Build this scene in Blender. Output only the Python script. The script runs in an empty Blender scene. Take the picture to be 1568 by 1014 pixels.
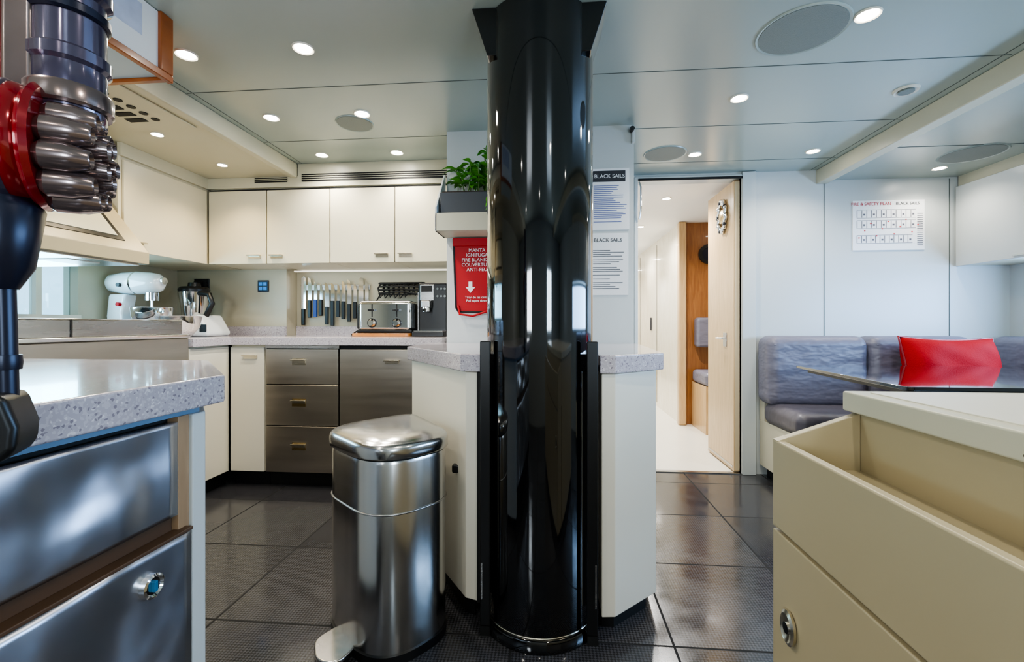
import bpy, bmesh, math, random
from mathutils import Vector, Matrix
random.seed(4)
scene = bpy.context.scene
COL = scene.collection

# ---------------------------------------------------------------- materials
def S(r, g, b):
    def f(c):
        c /= 255.0
        return c/12.92 if c <= 0.04045 else ((c+0.055)/1.055)**2.4
    return (f(r), f(g), f(b), 1.0)

def mat(name, col, rough=0.5, metal=0.0, var=0.0, vscale=6.0, bump=0.0, bscale=60.0,
        stretch=(1, 1, 1), coat=0.0, emit=0.0, rvar=0.0, spec=None, trans=0.0, bdist=0.01):
    m = bpy.data.materials.new(name)
    m.use_nodes = True
    nt = m.node_tree
    b = nt.nodes['Principled BSDF']
    b.inputs['Base Color'].default_value = col
    b.inputs['Roughness'].default_value = rough
    b.inputs['Metallic'].default_value = metal
    b.inputs['Coat Weight'].default_value = coat
    b.inputs['Coat Roughness'].default_value = 0.05
    if trans:
        b.inputs['Transmission Weight'].default_value = trans
    if spec is not None:
        b.inputs['Specular IOR Level'].default_value = spec
    if emit:
        b.inputs['Emission Color'].default_value = col
        b.inputs['Emission Strength'].default_value = emit
    tc = nt.nodes.new('ShaderNodeTexCoord')
    mp = nt.nodes.new('ShaderNodeMapping')
    mp.inputs['Scale'].default_value = stretch
    nt.links.new(tc.outputs['Object'], mp.inputs['Vector'])
    n = nt.nodes.new('ShaderNodeTexNoise')
    n.inputs['Scale'].default_value = vscale
    n.inputs['Detail'].default_value = 4
    nt.links.new(mp.outputs['Vector'], n.inputs['Vector'])
    if var > 0:
        mx = nt.nodes.new('ShaderNodeMix')
        mx.data_type = 'RGBA'
        mx.inputs[6].default_value = tuple(c*(1-var) for c in col[:3])+(1,)
        mx.inputs[7].default_value = tuple(min(1, c*(1+var)) for c in col[:3])+(1,)
        nt.links.new(n.outputs['Fac'], mx.inputs[0])
        nt.links.new(mx.outputs[2], b.inputs['Base Color'])
    if rvar > 0:
        mr = nt.nodes.new('ShaderNodeMapRange')
        mr.inputs['To Min'].default_value = max(0.02, rough-rvar)
        mr.inputs['To Max'].default_value = rough+rvar
        nt.links.new(n.outputs['Fac'], mr.inputs['Value'])
        nt.links.new(mr.outputs['Result'], b.inputs['Roughness'])
    if bump > 0:
        n2 = nt.nodes.new('ShaderNodeTexNoise')
        n2.inputs['Scale'].default_value = bscale
        nt.links.new(mp.outputs['Vector'], n2.inputs['Vector'])
        bp = nt.nodes.new('ShaderNodeBump')
        bp.inputs['Strength'].default_value = bump
        bp.inputs['Distance'].default_value = bdist
        nt.links.new(n2.outputs['Fac'], bp.inputs['Height'])
        nt.links.new(bp.outputs['Normal'], b.inputs['Normal'])
    return m

def stone_mat():
    m = mat('speckled_stone', S(180, 172, 176), 0.16, coat=0.4)
    nt = m.node_tree
    b = nt.nodes['Principled BSDF']
    tc = nt.nodes['Texture Coordinate']
    v = nt.nodes.new('ShaderNodeTexVoronoi')
    v.inputs['Scale'].default_value = 250
    nt.links.new(tc.outputs['Object'], v.inputs['Vector'])
    r = nt.nodes.new('ShaderNodeValToRGB')
    r.color_ramp.interpolation = 'CONSTANT'
    e = r.color_ramp.elements
    e[0].position = 0; e[0].color = S(138, 129, 136)
    e[1].position = 0.18; e[1].color = S(176, 168, 173)
    x = r.color_ramp.elements.new(0.6); x.color = S(187, 180, 184)
    x = r.color_ramp.elements.new(0.85); x.color = S(208, 202, 203)
    nt.links.new(v.outputs['Color'], r.inputs['Fac'])
    nt.links.new(r.outputs['Color'], b.inputs['Base Color'])
    return m

def floor_mat():
    m = mat('dark_floor_tile', S(34, 34, 37), 0.2)
    nt = m.node_tree
    b = nt.nodes['Principled BSDF']
    b.inputs['Specular IOR Level'].default_value = 0.6
    tc = nt.nodes['Texture Coordinate']
    br = nt.nodes.new('ShaderNodeTexBrick')
    br.offset = 0.0
    br.inputs['Scale'].default_value = 1.0
    br.inputs['Brick Width'].default_value = 0.52
    br.inputs['Row Height'].default_value = 0.52
    br.inputs['Mortar Size'].default_value = 0.004
    br.inputs['Mortar Smooth'].default_value = 0.0
    br.inputs['Color1'].default_value = S(78, 77, 79)
    br.inputs['Color2'].default_value = S(58, 58, 62)
    br.inputs['Mortar'].default_value = S(3, 3, 3)
    mo = nt.nodes.new('ShaderNodeMapping')
    mo.inputs['Location'].default_value = (0.13, 0.06, 0)
    nt.links.new(tc.outputs['Object'], mo.inputs['Vector'])
    nt.links.new(mo.outputs['Vector'], br.inputs['Vector'])
    ch = nt.nodes.new('ShaderNodeTexChecker')
    ch.inputs['Scale'].default_value = 130
    mp = nt.nodes.new('ShaderNodeMapping')
    mp.inputs['Rotation'].default_value = (0, 0, 0.78)
    nt.links.new(tc.outputs['Object'], mp.inputs['Vector'])
    nt.links.new(mp.outputs['Vector'], ch.inputs['Vector'])
    mm = nt.nodes.new('ShaderNodeMix'); mm.data_type = 'RGBA'; mm.blend_type = 'MULTIPLY'
    mm.inputs[0].default_value = 0.7
    ch.inputs['Color1'].default_value = (1, 1, 1, 1)
    ch.inputs['Color2'].default_value = (.15, .15, .15, 1)
    nt.links.new(br.outputs['Color'], mm.inputs[6])
    nt.links.new(ch.outputs['Color'], mm.inputs[7])
    nt.links.new(mm.outputs[2], b.inputs['Base Color'])
    n = nt.nodes.new('ShaderNodeTexNoise')
    n.inputs['Scale'].default_value = 6
    n.inputs['Detail'].default_value = 10
    nt.links.new(tc.outputs['Object'], n.inputs['Vector'])
    mr = nt.nodes.new('ShaderNodeMapRange')
    mr.inputs['From Min'].default_value = 0.3
    mr.inputs['From Max'].default_value = 0.7
    mr.inputs['To Min'].default_value = 0.08
    mr.inputs['To Max'].default_value = 0.26
    nt.links.new(n.outputs['Fac'], mr.inputs['Value'])
    mx = nt.nodes.new('ShaderNodeMix'); mx.data_type = 'FLOAT'
    mx.inputs[3].default_value = 0.9
    nt.links.new(br.outputs['Fac'], mx.inputs[0])
    nt.links.new(mr.outputs['Result'], mx.inputs[2])
    nt.links.new(mx.outputs[0], b.inputs['Roughness'])
    inv = nt.nodes.new('ShaderNodeMath'); inv.operation = 'SUBTRACT'; inv.inputs[0].default_value = 1.0
    nt.links.new(br.outputs['Fac'], inv.inputs[1])
    bp = nt.nodes.new('ShaderNodeBump'); bp.inputs['Strength'].default_value = .6; bp.inputs['Distance'].default_value = .003
    nt.links.new(inv.outputs[0], bp.inputs['Height'])
    nt.links.new(bp.outputs['Normal'], b.inputs['Normal'])
    return m

def wood_mat(name, c1, c2, rough=0.3, stretch=(12, 12, 1.2), coat=0.3):
    m = mat(name, c1, rough, coat=coat)
    nt = m.node_tree
    b = nt.nodes['Principled BSDF']
    mp = nt.nodes['Mapping']
    mp.inputs['Scale'].default_value = stretch
    n = nt.nodes['Noise Texture']
    n.inputs['Scale'].default_value = 4
    n.inputs['Detail'].default_value = 8
    n.inputs['Distortion'].default_value = 0.8
    r = nt.nodes.new('ShaderNodeValToRGB')
    r.color_ramp.elements[0].position = 0.3; r.color_ramp.elements[0].color = c1
    r.color_ramp.elements[1].position = 0.7; r.color_ramp.elements[1].color = c2
    nt.links.new(n.outputs['Fac'], r.inputs['Fac'])
    nt.links.new(r.outputs['Color'], b.inputs['Base Color'])
    return m

M_ceil = mat('ceiling_panel_satin', S(160, 170, 163), 0.22, var=0.04, vscale=1.5)
M_soff = mat('soffit_cream', S(196, 191, 168), 0.35, var=0.03, vscale=2)
M_wall = mat('wall_panel', S(198, 202, 200), 0.32, var=0.02, vscale=2)
M_splash = mat('splash_panel', S(182, 176, 154), 0.35, var=0.04, vscale=2)
M_cream = mat('cabinet_cream', S(212, 204, 179), 0.32, var=0.025, vscale=2)
M_cream2 = mat('cabinet_beige', S(172, 159, 128), 0.36, var=0.06, vscale=3)
M_white = mat('panel_offwhite', S(216, 210, 194), 0.32, var=0.02, vscale=3)
M_steel = mat('brushed_steel', (0.46, 0.45, 0.44, 1), 0.27, 1.0, var=0.12, vscale=3, bump=0.015, bscale=120, stretch=(1, 1, 14), rvar=0.07)
M_steelv = mat('brushed_steel_vertical', (0.52, 0.505, 0.485, 1), 0.2, 1.0, var=0.14, vscale=3, bump=0.01, bscale=120, stretch=(14, 14, 0.6), rvar=0.06)
M_bluesteel = mat('warped_steel', (0.60, 0.61, 0.66, 1), 0.31, 1.0, var=0.18, vscale=2.5, bump=0.9, bscale=4.0, rvar=0.07, bdist=0.04)
M_warmsteel = mat('warm_steel', (0.52, 0.47, 0.41, 1), 0.35, 1.0, var=0.14, vscale=3, stretch=(1, 1, 10), rvar=0.06)
M_chrome = mat('chrome', (0.8, 0.8, 0.8, 1), 0.08, 1.0)
M_nickel = mat('handle_nickel', (0.66, 0.60, 0.48, 1), 0.25, 1.0)
M_brass = mat('brass', (0.6, 0.45, 0.22, 1), 0.25, 1.0)
M_black = mat('black_gloss', S(6, 6, 7), 0.05, coat=1.0, bump=0.02, bscale=2.0)
M_blackp = mat('black_plastic', S(14, 14, 15), 0.35)
M_blackm = mat('black_matte', S(12, 12, 12), 0.6)
M_dark = mat('dark_gap', S(20, 19, 18), 0.7)
M_seam = mat('seam_grey', S(84, 92, 88), 0.6)
M_stone = stone_mat()
M_floor = floor_mat()
M_cfloor = mat('corridor_floor_cream', S(238, 232, 218), 0.25, var=0.03, vscale=3)
M_oak = wood_mat('oak_door', S(190, 156, 110), S(208, 176, 132))
M_oakd = wood_mat('oak_dark', S(128, 80, 42), S(158, 106, 60))
M_post = wood_mat('post_wood_tan', S(150, 122, 94), S(168, 140, 110))
M_brown = mat('drawer_carcass_brown', S(84, 62, 44), .5, var=.15)
M_orange = wood_mat('frame_wood', S(132, 66, 24), S(160, 88, 36), stretch=(2, 2, 2))
M_board = wood_mat('board_wood', S(168, 104, 50), S(190, 130, 70), stretch=(2, 14, 2))
M_cwall = wood_mat('corridor_lacquer', S(226, 214, 190), S(236, 226, 208), 0.12, (3, 3, 1), 0.8)
M_paper = mat('paper', S(240, 240, 240), 0.5, var=0.01)
M_ink = mat('ink', S(50, 50, 55), 0.6)
M_inkr = mat('ink_red', S(190, 40, 50), 0.6)
M_inkb = mat('ink_blue', S(70, 80, 150), 0.6)
M_red = mat('red_fabric', (0.36, 0.002, 0.006, 1), 0.75, var=0.15, vscale=8, bump=0.25, bscale=180, spec=.2)
M_redp = mat('red_vinyl', (0.42, 0.003, 0.008, 1), 0.45, var=0.10, vscale=8, spec=.3)
M_dred = mat('vacuum_red', (0.26, 0.003, 0.008, 1), 0.15, 0.3, coat=0.8)
M_plum = mat('vacuum_plum', S(88, 80, 98), 0.16, 0.6, var=0.25, coat=0.7)
M_cyc = mat('cyclone_grey', S(142, 124, 120), 0.2, 0.85, var=.25, vscale=20, coat=0.5)
M_navy = mat('vacuum_navy', S(30, 32, 48), 0.3, 0.4)
M_sofa = mat('sofa_leather_grey', S(112, 110, 124), 0.42, var=0.12, vscale=5, bump=0.6, bscale=9, stretch=(1, 1, 2), bdist=.02)
M_sofad = mat('sofa_seat_leather', S(84, 80, 88), 0.42, var=0.12, vscale=5, bump=0.6, bscale=9, bdist=.02)
M_table = mat('table_glass_black', S(10, 14, 18), 0.03, coat=1.0)
M_leaf = mat('basil_leaf', S(84, 158, 40), 0.4, var=0.35, vscale=9)
M_stem = mat('stem_green', S(90, 120, 50), 0.5)
M_planter = mat('planter_grey', S(64, 68, 74), 0.5, var=0.05)
M_soil = mat('soil', S(50, 36, 26), 0.9, bump=0.5)
M_enamel = mat('mixer_enamel', S(220, 226, 230), 0.12, coat=0.6)
M_lamp = mat('downlight_lens', (1.0, 0.96, 0.88, 1), 0.5, emit=80.0)
M_spk = mat('speaker_grille', S(124, 130, 124), 0.55, bump=0.3, bscale=400)
M_blue = mat('switch_blue', S(40, 120, 200), 0.3, emit=0.5)
M_glass = mat('window_glass', (0.9, 0.97, 1.0, 1), 0.0, trans=1.0)
M_stripm = mat('floor_metal_strip', (0.5, 0.52, 0.55, 1), 0.2, 1.0)
M_ulight = mat('led_strip', (1.0, 0.93, 0.8, 1), 0.5, emit=1.0)

# ---------------------------------------------------------------- geometry helpers
def obj(name, verts, faces, m, smooth=False, bevel=0.0, seg=2):
    me = bpy.data.meshes.new(name)
    me.from_pydata([tuple(v) for v in verts], [], faces)
    bm = bmesh.new(); bm.from_mesh(me)
    bmesh.ops.recalc_face_normals(bm, faces=bm.faces)
    bm.to_mesh(me); bm.free()
    me.materials.append(m)
    o = bpy.data.objects.new(name, me)
    COL.objects.link(o)
    if smooth:
        for p in me.polygons: p.use_smooth = True
    if bevel > 0:
        md = o.modifiers.new('bevel', 'BEVEL')
        md.width = bevel; md.segments = seg; md.limit_method = 'ANGLE'
        md.angle_limit = math.radians(35)
        for p in me.polygons: p.use_smooth = True
        md.harden_normals = True
    return o

def boxvf(b, off=0):
    x0, x1, y0, y1, z0, z1 = b
    v = [(x0, y0, z0), (x1, y0, z0), (x1, y1, z0), (x0, y1, z0),
         (x0, y0, z1), (x1, y0, z1), (x1, y1, z1), (x0, y1, z1)]
    f = [(0, 3, 2, 1), (4, 5, 6, 7), (0, 1, 5, 4), (1, 2, 6, 5), (2, 3, 7, 6), (3, 0, 4, 7)]
    return v, [tuple(i+off for i in q) for q in f]

def box(name, x0, x1, y0, y1, z0, z1, m, bevel=0.0, seg=2):
    v, f = boxvf((x0, x1, y0, y1, z0, z1))
    return obj(name, v, f, m, bevel=bevel, seg=seg)

def boxes(name, lst, m, bevel=0.0):
    V, F = [], []
    for b in lst:
        v, f = boxvf(b, len(V)); V += v; F += f
    return obj(name, V, F, m, bevel=bevel)

def prism(name, pts, z0, z1, m, bevel=0.0, seg=2, smooth=False):
    n = len(pts)
    v = [(p[0], p[1], z0) for p in pts]+[(p[0], p[1], z1) for p in pts]
    f = [tuple(range(n-1, -1, -1)), tuple(range(n, 2*n))]
    f += [(i, (i+1) % n, n+(i+1) % n, n+i) for i in range(n)]
    return obj(name, v, f, m, bevel=bevel, seg=seg)

def extrude_y(name, pts, y0, y1, m, bevel=0.0):
    n = len(pts)
    v = [(p[0], y0, p[1]) for p in pts]+[(p[0], y1, p[1]) for p in pts]
    f = [tuple(range(n)), tuple(range(2*n-1, n-1, -1))]
    f += [(i, (i+1) % n, n+(i+1) % n, n+i) for i in range(n)]
    return obj(name, v, f, m, bevel=bevel)

def extrude_x(name, pts, x0, x1, m, bevel=0.0):
    n = len(pts)
    v = [(x0, p[0], p[1]) for p in pts]+[(x1, p[0], p[1]) for p in pts]
    f = [tuple(range(n)), tuple(range(2*n-1, n-1, -1))]
    f += [(i, (i+1) % n, n+(i+1) % n, n+i) for i in range(n)]
    return obj(name, v, f, m, bevel=bevel)

def lathe(name, prof, c, m, axis='Z', seg=48, sharp=True, scale=(1, 1, 1)):
    V, F = [], []
    for r, h in prof:
        for i in range(seg):
            a = 2*math.pi*i/seg
            p = (r*math.cos(a)*scale[0], r*math.sin(a)*scale[1], h*scale[2])
            if axis == 'X': p = (p[2], p[0], p[1])
            elif axis == 'Y': p = (p[0], p[2], p[1])
            V.append((p[0]+c[0], p[1]+c[1], p[2]+c[2]))
    for k in range(len(prof)-1):
        for i in range(seg):
            j = (i+1) % seg
            F.append((k*seg+i, k*seg+j, (k+1)*seg+j, (k+1)*seg+i))
    if prof[0][0] > 1e-5: F.append(tuple(range(seg-1, -1, -1)))
    if prof[-1][0] > 1e-5: F.append(tuple((len(prof)-1)*seg+i for i in range(seg)))
    o = obj(name, V, F, m, smooth=True)
    bm = bmesh.new(); bm.from_mesh(o.data)
    bmesh.ops.remove_doubles(bm, verts=bm.verts, dist=1e-5)
    bm.to_mesh(o.data); bm.free()
    if sharp:
        try:
            o.data.set_sharp_from_angle(angle=math.radians(35))
        except Exception:
            pass
    return o

def cyl(name, c, r, h, m, axis='Z', seg=32, r2=None):
    return lathe(name, [(r, -h/2), (r if r2 is None else r2, h/2)], c, m, axis, seg)

def tube(name, pts, r, m, cyclic=False, res=4):
    cu = bpy.data.curves.new(name, 'CURVE')
    cu.dimensions = '3D'; cu.bevel_depth = r; cu.bevel_resolution = res; cu.use_fill_caps = True
    sp = cu.splines.new('POLY'); sp.points.add(len(pts)-1)
    for i, p in enumerate(pts): sp.points[i].co = (p[0], p[1], p[2], 1)
    sp.use_cyclic_u = cyclic
    cu.materials.append(m)
    o = bpy.data.objects.new(name, cu); COL.objects.link(o)
    dg = bpy.context.evaluated_depsgraph_get()
    me = bpy.data.meshes.new_from_object(o.evaluated_get(dg))
    me.name = name
    bpy.data.objects.remove(o)
    o2 = bpy.data.objects.new(name, me); COL.objects.link(o2)
    for p in me.polygons: p.use_smooth = True
    return o2

def text(name, body, size, loc, m, rot=(math.pi/2, 0, 0), align='CENTER'):
    cu = bpy.data.curves.new(name, 'FONT')
    cu.body = body; cu.size = size; cu.align_x = align; cu.extrude = 0.0004
    cu.materials.append(m)
    o = bpy.data.objects.new(name, cu); COL.objects.link(o)
    dg = bpy.context.evaluated_depsgraph_get()
    me = bpy.data.meshes.new_from_object(o.evaluated_get(dg))
    bpy.data.objects.remove(o)
    o2 = bpy.data.objects.new(name, me); COL.objects.link(o2)
    o2.location = loc; o2.rotation_euler = rot
    return o2

def round_poly(pts, rs, n=8):
    out = []
    N = len(pts)
    for i in range(N):
        p = Vector(pts[i]); a = Vector(pts[i-1]); b = Vector(pts[(i+1) % N])
        r = rs[i] if isinstance(rs, (list, tuple)) else rs
        A = p+(a-p).normalized()*r; B = p+(b-p).normalized()*r
        for k in range(n+1):
            t = k/n
            q = A*(1-t)**2+p*2*t*(1-t)+B*t*t
            out.append((q.x, q.y))
    return out

def group(name, parts, origin=None, rot=0.0, local=False, scale=1.0):
    e = bpy.data.objects.new(name, None)
    e.empty_display_size = 0.1
    COL.objects.link(e)
    bpy.context.view_layer.update()
    if origin is None:
        lo = Vector((1e9,)*3); hi = Vector((-1e9,)*3)
        for o in parts:
            for c in o.bound_box:
                w = o.matrix_world @ Vector(c)
                for k in range(3):
                    lo[k] = min(lo[k], w[k]); hi[k] = max(hi[k], w[k])
        origin = ((lo.x+hi.x)/2, (lo.y+hi.y)/2, lo.z)
    e.location = origin; e.rotation_euler = (0, 0, rot); e.scale = (scale,)*3
    bpy.context.view_layer.update()
    for o in parts:
        o.parent = e
        if not local:
            o.matrix_parent_inverse = e.matrix_world.inverted()
    return e

CZ = 2.08   # ceiling
SZ = 2.00   # lowered soffits

# ================================================================= ROOM SHELL
box('floor', -2.9, 3.1, -1.7, 3.28, -0.08, 0.0, M_floor)
box('floor_corridor', 0.45, 2.5, 3.28, 10.1, -0.08, 0.0, M_cfloor)
box('ceiling', -2.9, 3.1, -1.7, 3.38, CZ, CZ+0.08, M_ceil)
box('ceiling_corridor', 0.4, 3.1, 3.38, 10.1, CZ, CZ+0.08, M_paper)
LW = -2.8
boxes('wall_left', [(LW-.1, LW, -1.7, 1.3, 0, CZ), (LW-.1, LW, 2.48, 3.44, 0, CZ),
                    (LW-.1, LW, 1.3, 2.48, 0, 1.08), (LW-.1, LW, 1.3, 2.48, 1.42, CZ)], M_splash)
group('window_1', [box('pane', LW-.06, LW-.055, 1.3, 2.48, 1.08, 1.42, M_glass),
                   box('mullion', LW-.075, LW-.03, 2.28, 2.31, 1.08, 1.42, M_white),
                   box('sill', LW-.09, LW+.02, 1.3, 2.48, 1.065, 1.085, M_white)])
boxes('wall_kitchen', [(LW-.1, -0.57, 3.34, 3.44, 0, CZ), (LW, -1.94, 3.2, 3.34, 0, CZ)], M_splash)
box('wall_partition', -0.57, 0.43, 2.45, 3.44, 0, CZ, M_wall)
boxes('wall_dining', [(0.43, 0.58, 3.28, 3.38, 0, CZ), (0.58, 1.30, 3.28, 3.38, 2.045, CZ),
                      (1.30, 3.1, 3.28, 3.38, 0, CZ)], M_wall)
RW = 3.0
boxes('wall_right', [(RW, RW+.1, -1.7, 0.6, 0, CZ), (RW, RW+.1, 2.9, 3.38, 0, CZ),
                     (RW, RW+.1, 0.6, 2.9, 0, 0.98), (RW, RW+.1, 0.6, 2.9, 1.4, CZ)], M_wall)
group('window_2', [box('pane', RW+.05, RW+.055, 0.6, 2.9, 0.98, 1.4, M_glass),
                   box('sill', RW-.02, RW+.09, 0.6, 2.9, 0.965, 0.985, M_white)])
boxes('wall_rear', [(-2.9, -1.5, -1.8, -1.7, 0, CZ), (-.9, .9, -1.8, -1.7, 0, CZ), (1.5, 3.1, -1.8, -1.7, 0, CZ),
                    (-1.5, -.9, -1.8, -1.7, 0, 0.95), (-1.5, -.9, -1.8, -1.7, 1.6, CZ),
                    (.9, 1.5, -1.8, -1.7, 0, 0.95), (.9, 1.5, -1.8, -1.7, 1.6, CZ)], M_wall)
group('fill_window_left', [box('pane', -1.5, -.9, -1.76, -1.755, 0.95, 1.6, M_glass), box('sill', -1.5, -.9, -1.79, -1.69, 0.93, 0.955, M_white)])  # invented opening behind the camera, added for fill light
group('fill_window_right', [box('pane', .9, 1.5, -1.76, -1.755, 0.95, 1.6, M_glass), box('sill', .9, 1.5, -1.79, -1.69, 0.93, 0.955, M_white)])  # matching made-up rear opening, unseen, serves the fill light
box('wall_corridor_left', 0.45, 0.5, 3.44, 10.1, 0, CZ, M_wall)
box('wall_corridor_right', 1.32, 1.4, 4.93, 10.1, 0, CZ, M_cwall)
box('wall_corridor_end', 0.45, 1.4, 10.1, 10.2, 0, CZ, M_cwall)
box('wall_nook', 1.32, 2.5, 4.85, 4.93, 0, CZ, M_oakd)
box('wall_nook_side', 2.4, 2.5, 3.38, 4.85, 0, CZ, M_oak)
box('trim_corridor_corner', 1.29, 1.37, 4.79, 4.86, 0, CZ, M_oak, 0.015)
for i, v in enumerate((5.9, 7.0, 8.1)):
    box('trim_corridor_seam', 1.317, 1.322, v, v+.006, 0.05, 2.03, M_dark)
box('ceiling_soffit_kitchen', LW, -1.70, -1.7, 3.2, SZ, CZ, M_soff)
box('trim_soffit_kitchen', -1.70, -1.655, -1.7, 2.853, SZ-0.012, CZ, M_soff, 0.006)
box('ceiling_soffit_dining', 1.86, RW, -1.7, 3.28, SZ+.01, CZ, M_ceil)
box('trim_beam_dining', 1.79, 1.86, -1.7, 3.28, SZ-0.015, CZ, M_soff, 0.006)
seams = [(-1.65, 1.78, 1.938, 1.941), (-1.65, 1.78, 2.498, 2.501), (0.45, 1.78, 3.04, 3.043),
         (-1.65, 1.78, 1.2, 1.203), (1.75, 1.753, -1.6, 3.28), (-1.625, -1.622, -1.6, 2.85)]
for i, (a, b, c, d) in enumerate(seams):
    box('trim_%d' % (i+1), a, b, c, d, CZ-0.0015, CZ+.001, M_seam)
box('trim_7', 1.87, RW, 2.70, 2.703, SZ+.008, SZ+.011, M_seam)
box('trim_8', 1.842, 1.845, 3.277, 3.281, 0, SZ, M_seam)
box('trim_9', 2.63, 2.634, 3.277, 3.281, 0, SZ, M_seam)
boxes('trim_doorframe', [(1.30, 1.39, 3.25, 3.385, 0, CZ-.003), (0.575, 0.60, 3.255, 3.385, 0, CZ-.035),
                         (0.575, 1.30, 3.255, 3.385, 2.04, 2.06)], M_wall, 0.004)
box('trim_door_seal', 0.60, 1.30, 3.245, 3.255, 2.03, 2.045, M_dark)
box('trim_threshold', 0.6, 1.30, 3.26, 3.30, 0.0, 0.006, M_stripm)

# ================================================================= DOWNLIGHTS
def downlight(u, v, z, r=0.027, power=27, ang=145, col=(1, .94, .83)):
    ring = lathe('trim_ring', [(r*1.05, -0.001), (r*1.4, -0.006), (r*1.5, 0.0)], (u, v, z), M_white, seg=24)
    lens = cyl('lens', (u, v, z-0.003), r, 0.005, M_lamp, seg=24)
    g = group('ceiling_downlight', [ring, lens])
    ld = bpy.data.lights.new('downlight_lamp', 'SPOT')
    ld.energy = power; ld.color = col; ld.spot_size = math.radians(ang); ld.spot_blend = 0.8
    ld.shadow_soft_size = 0.03
    lo = bpy.data.objects.new('lamp', ld); COL.objects.link(lo)
    lo.location = (u, v, z-0.02)
    bpy.context.view_layer.update()
    lo.parent = g; lo.matrix_parent_inverse = g.matrix_world.inverted()
for u in (-1.415, -0.94):
    for v in (1.66, 2.2, 2.713):
        downlight(u, v, CZ)
for (u, v) in ((1.066, 1.646), (0.865, 2.2), (1.573, 2.91), (0.878, 2.903)):
    downlight(u, v, CZ, power=30)
for (u, v) in ((-1.0, 0.2), (0.5, 0.3), (0.0, -0.8), (1.5, 0.5), (-1.3, -1.0), (1.3, -1.0)):  # out-of-view downlights, added to brighten the room from behind
    downlight(u, v, CZ, power=24)
downlight(2.414, 3.08, SZ+.01, power=14)
downlight(-2.0, 2.16, SZ, r=0.02, power=14, col=(1, .80, .50))
downlight(-1.99, 2.608, SZ, r=0.02, power=18, ang=120, col=(1, .80, .50))
for v in (3.9, 5.0, 6.2, 7.5, 9.0):
    downlight(0.95, v, CZ, power=95, ang=160, col=(1, .98, .95))
downlight(1.85, 4.1, CZ, power=22)

def speaker(u, v, z, r):
    group('ceiling_speaker', [lathe('rim', [(r*.93, -0.002), (r, -0.005), (r*1.02, 0.0)], (u, v, z), M_ceil, seg=48),
                              cyl('grille', (u, v, z-0.002), r*.94, 0.004, M_spk, seg=48)])
speaker(0.89, 1.717, CZ, 0.147)
speaker(-1.025, 2.306, CZ, 0.095)
speaker(0.693, 2.88, CZ, 0.126)
speaker(2.4, 2.84, SZ+.01, 0.15)
group('smoke_detector', [lathe('rim', [(0.03, -0.004), (0.045, -0.01), (0.05, 0)], (1.579, 2.19, CZ), M_white, seg=32),
                         cyl('sensor', (1.579, 2.19, CZ-.006), 0.03, 0.012, M_spk, seg=24)])

pv = [box('plate', -2.065, -1.735, 1.60, 2.10, SZ-0.008, SZ, M_soff, 0.003)]
for i in range(6):
    a = 1.66+i*.062
    pv.append(box('louvre_%d' % i, -1.99, -1.90, a, a+.035, SZ-0.011, SZ-0.007, M_dark))
    pv.append(cyl('hole_%d' % i, (-1.85, a+.018, SZ-0.009), 0.017, 0.004, M_blackm, seg=16))
group('extractor_vent', pv)

hb = [box('carcass', -1.64, -1.32, 0.75, 1.45, 1.875, CZ, mat('cupboard_bluegrey', S(176, 196, 206), .3, var=.03), 0.003),
      box('frame_bottom', -1.32, -1.30, 0.75, 1.47, 1.86, 1.885, M_orange, 0.003),
      box('frame_far', -1.32, -1.30, 1.42, 1.47, 1.885, CZ, M_orange, 0.003),
      box('frame_far_side', -1.64, -1.32, 1.45, 1.47, 1.865, CZ, M_orange, 0.003),
      box('paper', -1.32, -1.312, 0.75, 1.42, 1.886, CZ-.003, M_paper),
      box('print', -1.312, -1.311, 0.95, 1.36, 1.96, CZ-.02, mat('print_blue', S(196, 202, 222), 0.5, var=.2, vscale=20))]
group('framed_notice_cupboard', hb)

# ================================================================= KITCHEN BACK RUN
def handle(name, u, v, z, w=0.06, face='-y'):
    ps = []
    if face == '-y':
        ps.append(box('plate', u-w/2, u+w/2, v-.004, v+.001, z-.012, z+.012, M_nickel, .001))
        ps.append(box('grip', u-w/2-.004, u+w/2+.004, v-.024, v-.006, z+.004, z+.012, M_nickel, .002))
        ps.append(box('stem', u-w/2+.006, u+w/2-.006, v-.008, v, z+.002, z+.010, M_nickel))
    else:
        ps.append(box('plate', u-.001, u+.004, v-w/2, v+w/2, z-.012, z+.012, M_nickel, .001))
        ps.append(box('grip', u+.006, u+.024, v-w/2-.004, v+w/2+.004, z+.004, z+.012, M_nickel, .002))
        ps.append(box('stem', u, u+.008, v-w/2+.006, v+w/2-.006, z+.002, z+.010, M_nickel))
    for p in ps: p.name = name+'_'+p.name
    return ps

UF = 2.853
ub = [-2.276, -1.868, -1.436, -1.004, -0.572]
hu = [-1.95, -1.796, -1.087, -0.932]
for i in range(4):
    ps = [box('carcass', ub[i]+.002, ub[i+1]-.002, UF+.02, 3.199 if i == 0 else 3.339, 1.435, 1.93, M_cream),
          box('door_gap', ub[i]+.001, ub[i+1]-.001, UF+.012, UF+.02, 1.432, 1.925, M_dark),
          box('door', ub[i]+.003, ub[i+1]-.003, UF, UF+.014, 1.43, 1.912, M_cream, .003)]
    ps += handle('handle', hu[i], UF, 1.475, .085)
    group('wall_cabinet', ps)
ps = [box('carcass', LW+.001, -2.296, 2.25, 3.19, 1.435, 1.93, M_cream),
      box('door', -2.296, -2.278, 2.255, 2.846, 1.43, 1.912, M_cream, .003),
      box('end_panel', LW+.001, -2.29, 2.232, 2.25, 1.43, 1.93, M_cream, .002)]
ps += handle('handle', -2.278, 2.33, 1.475, .085, face='+x')
group('wall_cabinet', ps)
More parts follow.
